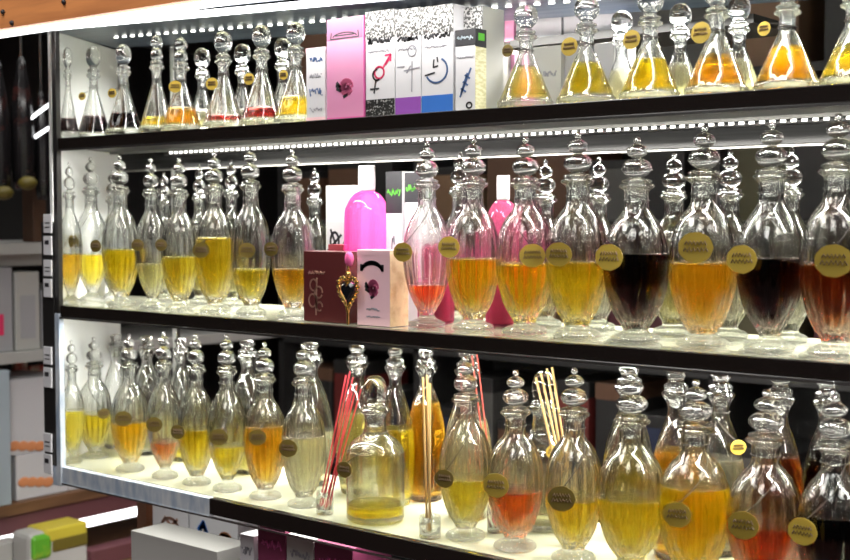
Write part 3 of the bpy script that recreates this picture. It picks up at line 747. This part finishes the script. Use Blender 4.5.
# pink bottles in the second row of the middle shelf
def pink_bottle(u, Y, vt, w, label, ml='hot'):
    p = P(u, 280, Y); h = P(u, vt, Y).z - Z2
    r = tag(empty('pink_bottle', (p.x, Y, Z2 + 0.0008)), label, 'perfume bottle', 'pink bottles behind the front row')
    hb = h * .84
    prof = smooth_profile([(0, 0), (w * .8, 0, 1), (w, 2), (w * 1.02, hb * 300), (w * 1.0, hb * 780), (w * .9, hb * 880), (w * .62, hb * 960), (w * .3, hb * 992), (0, hb * 1000)], 4)
    bm = bmesh.new(); lathe(bm, prof, 1, 0.001, 48); link('body', bm, PINKG if ml == 'hot' else PINKR, r, True)
    cp = smooth_profile([(0, 3), (w * .75, 3, 1), (w * .8, 5), (w * .8, hb * 520, 1), (0, hb * 522)], 3)
    bm = bmesh.new(); lathe(bm, cp, 1, 0.001, 40); link('pink_liquid', bm, M[ml], r, True)
    cp = smooth_profile([(0, hb * 1000 - 1), (w * .36, hb * 1000 - 1, 1), (w * .38, hb * 1040), (w * .38, h * 1000 - 3), (w * .33, h * 1000, 1), (0, h * 1000)], 2)
    bm = bmesh.new(); lathe(bm, cp, 1, 0.001, 32); link('cap', bm, M['cap'], r, True)
pink_bottle(367, 0.115, 166, 35, 'glowing magenta bottle with a white cap behind the pale pink carton')
pink_bottle(436, 0.125, 228, 27, 'low plum-pink bottle seen through the orange-red bottle', 'rosy')
pink_bottle(503, 0.150, 176, 25, 'pink bottle with white cap in the gap left of the third right-hand bottle', 'rosy')
# red ledge of cartons just behind
c = Carton(328, 343, 0.085, Z2, 245, 0.03, M['redc'], 'dark red carton squeezed behind the maroon carton')

# ------------------------------------------------------------------ reed diffusers
def reeds(name, base, tops, m, label, holder, r=0.0012):
    root = tag(empty(name, base + Vector((0, 0, 0.0008))), label, 'reed diffuser')
    w, hh = holder
    prof = smooth_profile([(0, 0), (w, 0, 1), (w * 1.02, 3), (w * 1.02, hh, 1), (w * .9, hh, 1), (w * .88, 6), (0, 5)], 2)
    bm = bmesh.new(); lathe(bm, prof, 1, 0.001, 40); link('glass_cup', bm, GL, root, True)
    for i, t in enumerate(tops):
        bm = bmesh.new(); b0 = Vector(((i - len(tops) / 2) * 0.0035, 0.004 * math.sin(i * 2.1), 0.0065))
        tube(bm, [b0, t], r, 6)
        link('reed', bm, m, root)
bp = Vector((P(324, 280, .035).x, .035, Z3))
def rel(u, v, Y, b): return P(u, v, Y) - b
reeds('reed_diffuser', bp, [rel(u, v, .045 + dy, bp) for u, v, dy in ((346, 376, .02), (350, 372, .0), (353, 378, .01), (357, 386, .03), (361, 390, .02), (352, 392, -.01), (349, 400, -.01))], M['reedr'], 'bundle of red reeds leaning right in a low glass cup on the bottom shelf', (13, 34))
bp = Vector((P(430, 280, .026).x, .026, Z3))
reeds('reed_diffuser', bp, [rel(u, v, .03 + dy, bp) for u, v, dy in ((423, 378, .0), (427, 376, .005), (430, 384, .01))], M['reedt'], 'pale bamboo reeds standing upright in a low glass cup', (15, 30), .0018)
bp = Vector((P(497, 280, .11).x, .11, Z3))
reeds('reed_diffuser', bp, [rel(u, v, .12 + dy, bp) for u, v, dy in ((472, 356, .0), (477, 354, .01), (460, 372, .0))], M['reedo'], 'orange-red reeds leaning left behind the yellow-green bottle', (13, 40))
bp = Vector((P(578, 280, .125).x, .125, Z3))
reeds('reed_diffuser', bp, [rel(u, v, .13 + dy, bp) for u, v, dy in ((536, 378, .0), (541, 373, .01), (547, 369, .0), (552, 368, .01))], M['reedt'], 'fan of tan reeds leaning left behind the olive-yellow bottle', (13, 40), .0018)

# ------------------------------------------------------------------ below the bottom shelf
c = Carton(128, 215, 0.03, Z4, 541, 0.075, M['offw'], 'large flat white carton on the deck under the bottom shelf')
c = Carton(150, 186, 0.150, Z4, 500, 0.06, M['white'], 'white carton with a brown flower print standing below the bottom shelf')
c.mark('flower_print', M['brownp'], [arc(.5, .80, .22, .06, 0, 360), [(.35, .75), (.7, .86)], [(.35, .86), (.7, .75)]], .003)
c = Carton(187, 236, 0.150, Z4, 505, 0.06, M['white'], 'white carton with blue and tan blots standing below the bottom shelf')
c.mark('blue_print', M['blue'], [[(.2, .80), (.3, .86), (.38, .78), (.25, .76)], arc(.29, .80, .05, .03, 0, 360)], .004)
c.mark('tan_print', M['oprint'], [arc(.75, .78, .1, .03, 0, 360), [(.65, .78), (.85, .78)]], .004)
for (u0, u1, vt, mm, lab) in ((256, 284, 527, 'plumc', 'plum carton under the bottom shelf, left one'), (285, 312, 537, 'offw', 'grey-pink carton between the two plum cartons under the bottom shelf'), (313, 352, 545, 'plumc', 'plum carton under the bottom shelf, right one with pink edge'), (238, 252, 535, 'white', 'narrow white carton next to the left plum carton')):
    c = Carton(u0, u1, 0.03, Z4, vt, 0.09, M[mm], lab)
    c.text('print', M['pinkd' if mm == 'plumc' else 'gprint'], .15, .85, .9, .05, int(u0), .0012)

# ------------------------------------------------------------------ shelf rack behind, left of the cabinet (its face looks towards +x)
XF = -0.90
rack = tag(empty('side_shelving', (XF, 0.8, 0)), 'out of focus wooden shelving with merchandise left of the cabinet', 'shelving')
zA, zB, zC, zD, zE = PX(0, 507, XF).z, PX(20, 352, XF).z, PX(20, 243, XF).z, PX(60, 560, XF).z - .05, 1.98
link('rack_shelf', bx(0.0005, 0.2, -1.2, 0.5, zD - 0.028, zD), M['bwood'], rack)
for i, (z, mm) in enumerate(((zD, 'bwood'), (zA, 'bwood'), (zB, 'offw'), (zC, 'offw'), (zE, 'blackm'))):
    link('rack_shelf', bx(-0.42, 0.0, -1.2, 1.2, z - 0.028, z), M[mm], rack)
link('rack_back', bx(-0.45, -0.42, -1.2, 1.2, 0, 2.1), M['blackm'], rack)
for yy in (-1.2, 1.18): link('rack_side', bx(-0.42, 0.0, yy, yy + .02, 0, 2.1), M['blackm'], rack)
link('pale_shelf_strip', bx(-0.03, -0.01, -1.1, 1.1, zA - 0.105, zA - 0.080), M['tube'], rack)  # no lamp: its glow stands in for the brightly lit shelf surface
link('front_rail', bx(-0.03, -0.01, -1.1, 1.1, zA - 0.079, zA - 0.029), M['plumb'], rack)
link('pale_shelf_strip', bx(-0.06, -0.04, -1.1, 1.1, zC - 0.060, zC - 0.029), M['offw'], rack)  # plain off-white strip, gives no light
def side_item(name, u0, u1, z0, vt, dep, m, label, cat='box', marks=None, out=0.02, rnd=0.0):
    X = XF - out
    p0 = PX(u0, 300, X); p1 = PX(u1, 300, X); h = PX((u0 + u1) / 2, vt, X).z - z0
    o = tag(empty(name, (X, p0.y, z0 + 0.0008)), label, cat)
    W = p1.y - p0.y
    link('packet_body', bx(-dep, 0, 0.001, W - 0.001, 0, h, rnd or 0.003), m, o)
    if marks:
        for (a0, a1, b0, b1, mm, nm) in marks:
            link(nm, bx(-0.001, 0.0012, a0 * W, a1 * W, b0 * h, b1 * h, 0.0004), M[mm], o)
    return o
def fruitrow(o_, u0, u1, X, v, n, m):
    bm = bmesh.new()
    for k in range(n):
        q = PX(u0 + (u1 - u0) * (k + .5) / n, v, X) - o_.location
        bmesh.ops.create_icosphere(bm, subdivisions=2, radius=0.017, matrix=Matrix.Translation((0.0005, q.y, q.z)) @ Matrix.Diagonal((.1, 1.1, .8, 1)))
    link('fruit_print', bm, m, o_, True)
o = side_item('carton', 13, 66, zA, 452, .18, M['white'], 'white carton with an orange print strip, lower of the pair left of the steel post'); fruitrow(o, 20, 52, XF - .02, 482, 4, M['oprint'])
o2 = side_item('carton', 8, 62, PX(40, 452, XF - .02).z + .001, 378, .18, M['white'], 'white carton with an orange print strip, upper of the pair left of the steel post'); fruitrow(o2, 10, 44, XF - .02, 446, 4, M['oprint'])
side_item('carton', -22, 9, zA, 372, .16, M['bluec'], 'pale blue-grey carton at the left picture edge', out=.0)
side_item('carton', 66, 110, zA, 440, .18, M['white'], 'white carton farther along the side shelf, seen behind the steel post')
k = 0
zB2 = zB
for (u0, u1, vt, mm, mk, lab) in (
    (-20, 13, 268, 'grey', [(.2, .7, .2, .45, 'redp', 'red_label')], 'grey carton with a small red label on the side shelf'),
    (15, 40, 272, 'offw', [(.2, .8, .15, .7, 'grey', 'grey_panel')], 'grey-white carton with darker panel on the side shelf'),
    (42, 60, 290, 'grey', None, 'dull grey carton next to the cabinet post'),
    (62, 90, 285, 'offw', None, 'dull off-white carton farther back on the side shelf')):
    side_item('carton', u0, u1, zB, vt, .14, M[mm], lab, marks=mk)
for (u0, u1, vt, mm, lab) in ((14, 27, 360, 'pack', 'red patterned packet hanging under the side shelf, left of the pair'), (28, 44, 366, 'pack', 'red patterned packet by the steel post, right of the pair')):
    side_item('packet', u0, u1, zA + (0.20 if u0 < 20 else .16), vt, .02, M[mm], lab, 'packet', out=.21)
# hanging dark bags with yellow bottoms
for i, (u, v0, v1, w) in enumerate(((-3, 58, 200, 11), (21, 55, 190, 11), (41, 90, 200, 7))):
    X = XF + 0.02
    p = PX(u, v0, X); q = PX(u, v1, X)
    r = tag(empty('hanging_bag', (X, p.y, q.z)), ('dark cellophane bag with yellow foot at the left picture edge', 'dark cellophane bag with a reddish top and yellow foot', 'narrow dark bag hanging beside the cabinet post')[i], 'bag', 'dark bags hanging on the side shelving')
    H = p.z - q.z; W = w * 3.3 / F
    bm = bmesh.new(); lathe(bm, smooth_profile([(0, 0), (W * 700, 4), (W * 1000, H * 250), (W * 900, H * 600), (W * 500, H * 850), (W * 300, H * 950), (0, H * 1000)], 3), 1, .001, 24, lambda r_, z_: (4, 7))
    link('bag_body', bm, M['wrap'], r, True)
    if i < 2:
        bm = bmesh.new(); bmesh.ops.create_icosphere(bm, subdivisions=2, radius=W * .85, matrix=Matrix.Translation((0.02, 0, W * .6)) @ Matrix.Diagonal((1, 1, .75, 1))); link('yellow_foot', bm, M['dyel'], r, True)
    bm = bmesh.new(); tube(bm, [(0, 0, H * .98), (0, 0, zE - q.z - .028)], 0.003); link('hanger', bm, M['silver'], r)
side_item('carton', 34, 48, zC, 150, .05, M['d_brown'], 'small dark brown carton next to the cabinet post', out=.03)
# glowing bars stand in for reflections of tube lights at upper left
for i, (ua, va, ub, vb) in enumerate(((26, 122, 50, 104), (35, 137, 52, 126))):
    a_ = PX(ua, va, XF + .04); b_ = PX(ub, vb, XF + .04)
    bm = bmesh.new(); tube(bm, [a_, b_], 0.0042, 8); o = link('bright_tube', bm, M['tube'], None)
    tag(o, ('upper slanting tube light reflection, a glowing white bar beside the cabinet post', 'lower slanting tube light reflection, a glowing white bar beside the cabinet post')[i], 'reflection', 'slanting reflections of tube lights')
# bottom left: bright shelf, green-yellow wrapped packet
gp = PX(52, 560, XF + .10)
g = tag(empty('wrapped_packet', (XF + .10, gp.y, zD + 0.001)), 'green and yellow wrapped packet on the lowest side shelf', 'packet')
pz = PX(52, 527, XF + .10).z - zD
bm = bx(-.05, .03, -.085, .09, 0, pz, .012); link('packet_body', bm, M['offw'], g)
link('green_print', bx(-.04, .036, -.08, -.02, pz - .07, pz - .004, .012), M['leafy'], g)
link('olive_print', bx(-.04, .034, -.02, .088, pz - .06, pz - .02, .008), M['dyel'], g)
link('yellow_top', bx(-.05, .034, -.04, .085, pz - .03, pz + .004, .006), M['yel'], g)
side_item('carton', -20, 18, zD, 545, .055, M['offw'], 'grey-white carton on the lowest side shelf at the left edge', out=-.05)
side_item('plum_board', 88, 150, zD, 545, .05, M['plumb'], 'dull plum panel on the lowest side shelf under the glowing shelf strip', 'panel', out=.02)

# price cards on the post
for i, (v0, v1) in enumerate(((213, 234), (235, 256), (259, 277), (278, 298), (346, 365), (367, 388), (433, 452), (454, 474))):
    a_ = P(43.5, v1, -0.012); b_ = P(51, v0, -0.012)
    a_.x -= 0.0; 
    o = tag(empty('price_card', (a_.x, -0.012, a_.z)), 'small white card clipped to the cabinet post, %s from the top' % ('first', 'second', 'third', 'fourth', 'fifth', 'sixth', 'seventh', 'eighth')[i], 'card', 'white cards clipped down the cabinet post')
    w, h = b_.x - a_.x, b_.z - a_.z
    link('card', bx(0, w, 0, .003, .002, h - .002, .0005), M['white'], o)
    bm = bmesh.new()
    if i % 2: box(bm, w * .2, w * .7, -.0006, .0002, h * .55, h * .75)
    else: box(bm, w * .2, w * .8, -.0006, .0002, h * .5, h * .56); box(bm, w * .2, w * .8, -.0006, .0002, h * .3, h * .35)
    link('mark', bm, M['bprint'], o)
link('card_rail', bx(P(43, 280, -.006).x, -0.0265 if False else -0.0135, -.008, -.003, Z3 + .0, 1.40, .0005), M['blackm'], cab)

# ------------------------------------------------------------------ rear shelving seen through the cabinet
YR = 1.35; XL = -.84
rr = tag(empty('rear_shelving', (0, YR, 0)), 'dark shelving across the aisle, seen through the bottles', 'shelving')
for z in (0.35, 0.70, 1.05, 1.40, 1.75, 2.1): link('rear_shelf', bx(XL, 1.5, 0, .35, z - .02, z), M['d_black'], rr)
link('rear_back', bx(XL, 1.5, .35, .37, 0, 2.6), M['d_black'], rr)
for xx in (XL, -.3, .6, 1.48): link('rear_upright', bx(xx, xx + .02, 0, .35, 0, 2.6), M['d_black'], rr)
rng = random.Random(5)
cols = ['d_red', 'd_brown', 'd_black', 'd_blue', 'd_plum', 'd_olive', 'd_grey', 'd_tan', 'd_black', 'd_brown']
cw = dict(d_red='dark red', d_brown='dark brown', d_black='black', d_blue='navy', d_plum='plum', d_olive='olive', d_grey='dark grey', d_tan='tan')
fl = {0.70: 'waist-high', 1.05: 'second', 1.40: 'third', 1.75: 'uppermost'}
cnt = {}
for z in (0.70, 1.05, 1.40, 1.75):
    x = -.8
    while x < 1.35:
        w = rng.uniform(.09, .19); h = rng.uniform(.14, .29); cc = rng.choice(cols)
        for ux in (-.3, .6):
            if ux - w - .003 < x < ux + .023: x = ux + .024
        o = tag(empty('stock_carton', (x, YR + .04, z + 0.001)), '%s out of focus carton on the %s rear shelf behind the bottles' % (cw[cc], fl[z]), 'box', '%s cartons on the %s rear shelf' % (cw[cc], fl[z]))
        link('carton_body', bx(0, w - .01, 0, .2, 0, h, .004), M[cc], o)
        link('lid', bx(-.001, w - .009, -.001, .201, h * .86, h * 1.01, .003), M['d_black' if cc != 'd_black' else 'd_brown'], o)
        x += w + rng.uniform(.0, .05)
# ledge with pale cartons high behind the right-hand flasks
link('upper_rear_ledge', bx(0.80, 1.20, .262, .40, P(540, 38, .27).z - .012, P(540, 38, .27).z), M['d_black'], cab)
zl = P(540, 38, .27).z
for (u0, u1, vt, mm, lab) in ((476, 502, -3, 'grey', 'pale carton on the rear ledge, left of the thin pink carton'), (503.5, 513, -6, 'pink', 'thin pink carton on the rear ledge between the pale ones'), (515, 560, -4, 'grey', 'pale carton on the rear ledge above the palest flask'), (562, 622, -6, 'grey', 'widest pale carton on the rear ledge above the yellow flask')):
    c = Carton(u0, u1, .275, zl, vt, .08, M[mm], lab); c.text('print', M['gprint'], .2, .8, .5, .06, int(u0) + 3, .0008)

# ------------------------------------------------------------------ room
def struct(name, bm, m):
    o = link(name, bm, m); o['kind'] = 'structure'; return o
struct('floor', bx(-3, 4.2, -3.2, 3, -.05, 0), M['floor'])
struct('ceiling', bx(-3, 4.2, -3.2, 3, 2.9, 2.95), M['ceil'])
struct('wall_rear', bx(-3, 4.2, 3, 3.05, 0, 2.9), M['wall'])
struct('wall_front', bx(-3, 4.2, -3.25, -3.2, 0, 2.9), M['wall'])
struct('wall_left', bx(-3.05, -3, -3.2, 3, 0, 2.9), M['wall'])
struct('wall_right', bx(4.2, 4.25, -3.2, 3, 0, 2.9), M['wall'])
lb = 0.0
# cabinet legs so that it stands on the floor
for xx in (0.0, 1.72):
    link('cabinet_leg', bx(xx, xx + .03, D + .002 if xx == 0 else .2, D + .03, 0, Z3 - .014), M['blackm'], cab)

# ------------------------------------------------------------------ lights
def area(name, loc, rot, sx, sy, e, col=(1, 1, 1), spread=180):
    l = bpy.data.lights.new(name, 'AREA'); l.shape = 'RECTANGLE'; l.size = sx; l.size_y = sy; l.energy = e; l.color = col; l.spread = math.radians(spread)
    o = bpy.data.objects.new(name, l); C.objects.link(o); o.location = loc; o.rotation_euler = rot
    return o
warm = (1.0, 0.97, 0.90); LK = 2.9
tilt = -math.atan(dirv.z)
zt = topz(XR / 2, -.008)
area('rear_led', (XR / 2, D - .028, zt), (0, tilt, 0), XR - .05, .014, 5.5 * LK, warm, 150)
area('front_led', (XR / 2, -.022, zt + .002), (math.radians(40), tilt, 0), XR - .05, .012, 0.8 * LK, warm)
for z in (Z1 - .024, Z2 - .024):
    area('rear_led', (XR / 2, D - .028, z - .0005), (0, 0, 0), XR - .05, .014, 10 * LK, warm, 130)
    area('front_led', (XR / 2, .018, z + .004), (math.radians(22), 0, 0), XR - .05, .012, 2.6 * LK, warm)
area('under_led', (XR / 2, .04, Z3 - .03), (0, 0, 0), XR - .05, .02, 1.1, warm)
area('side_led', (XF - .02, .8, zA - .04), (0, 0, 0), .02, 2.2, 2.5, (1, .93, .97))
area('side_led', (XF - .05, .8, zC - .04), (0, 0, 0), .02, 2.2, 1.5, (1, 1, 1))
area('side_led', (XF + .25, .6, 2.2), (0, math.radians(-12), 0), .3, 1.6, 5, (1, .98, .95))
# unseen ceiling fill lamps added in front of the cabinet, enlarged for glass reflections
for x, y in ((0.2, -1.0), (1.6, -1.9), (2.9, -.7)):
    area('ceiling_fill', (x, y, 2.85), (0, 0, 0), .6, 1.2, 24, (1, .98, .94))
w = bpy.data.worlds.new('world'); sc.world = w; w.use_nodes = True
w.node_tree.nodes['Background'].inputs[0].default_value = (.9, .95, 1, 1)
w.node_tree.nodes['Background'].inputs[1].default_value = .05

# ------------------------------------------------------------------ render look
sc.view_settings.view_transform = 'Standard'; sc.view_settings.look = 'None'
sc.view_settings.exposure = 0.15; sc.view_settings.gamma = 1.0; sc.view_settings.use_curve_mapping = False
cy = sc.cycles
cy.max_bounces = 28; cy.transmission_bounces = 28; cy.glossy_bounces = 8; cy.diffuse_bounces = 3; cy.transparent_max_bounces = 40
cy.sample_clamp_indirect = 12.0; cy.blur_glossy = 0.6
cy.use_denoising = True
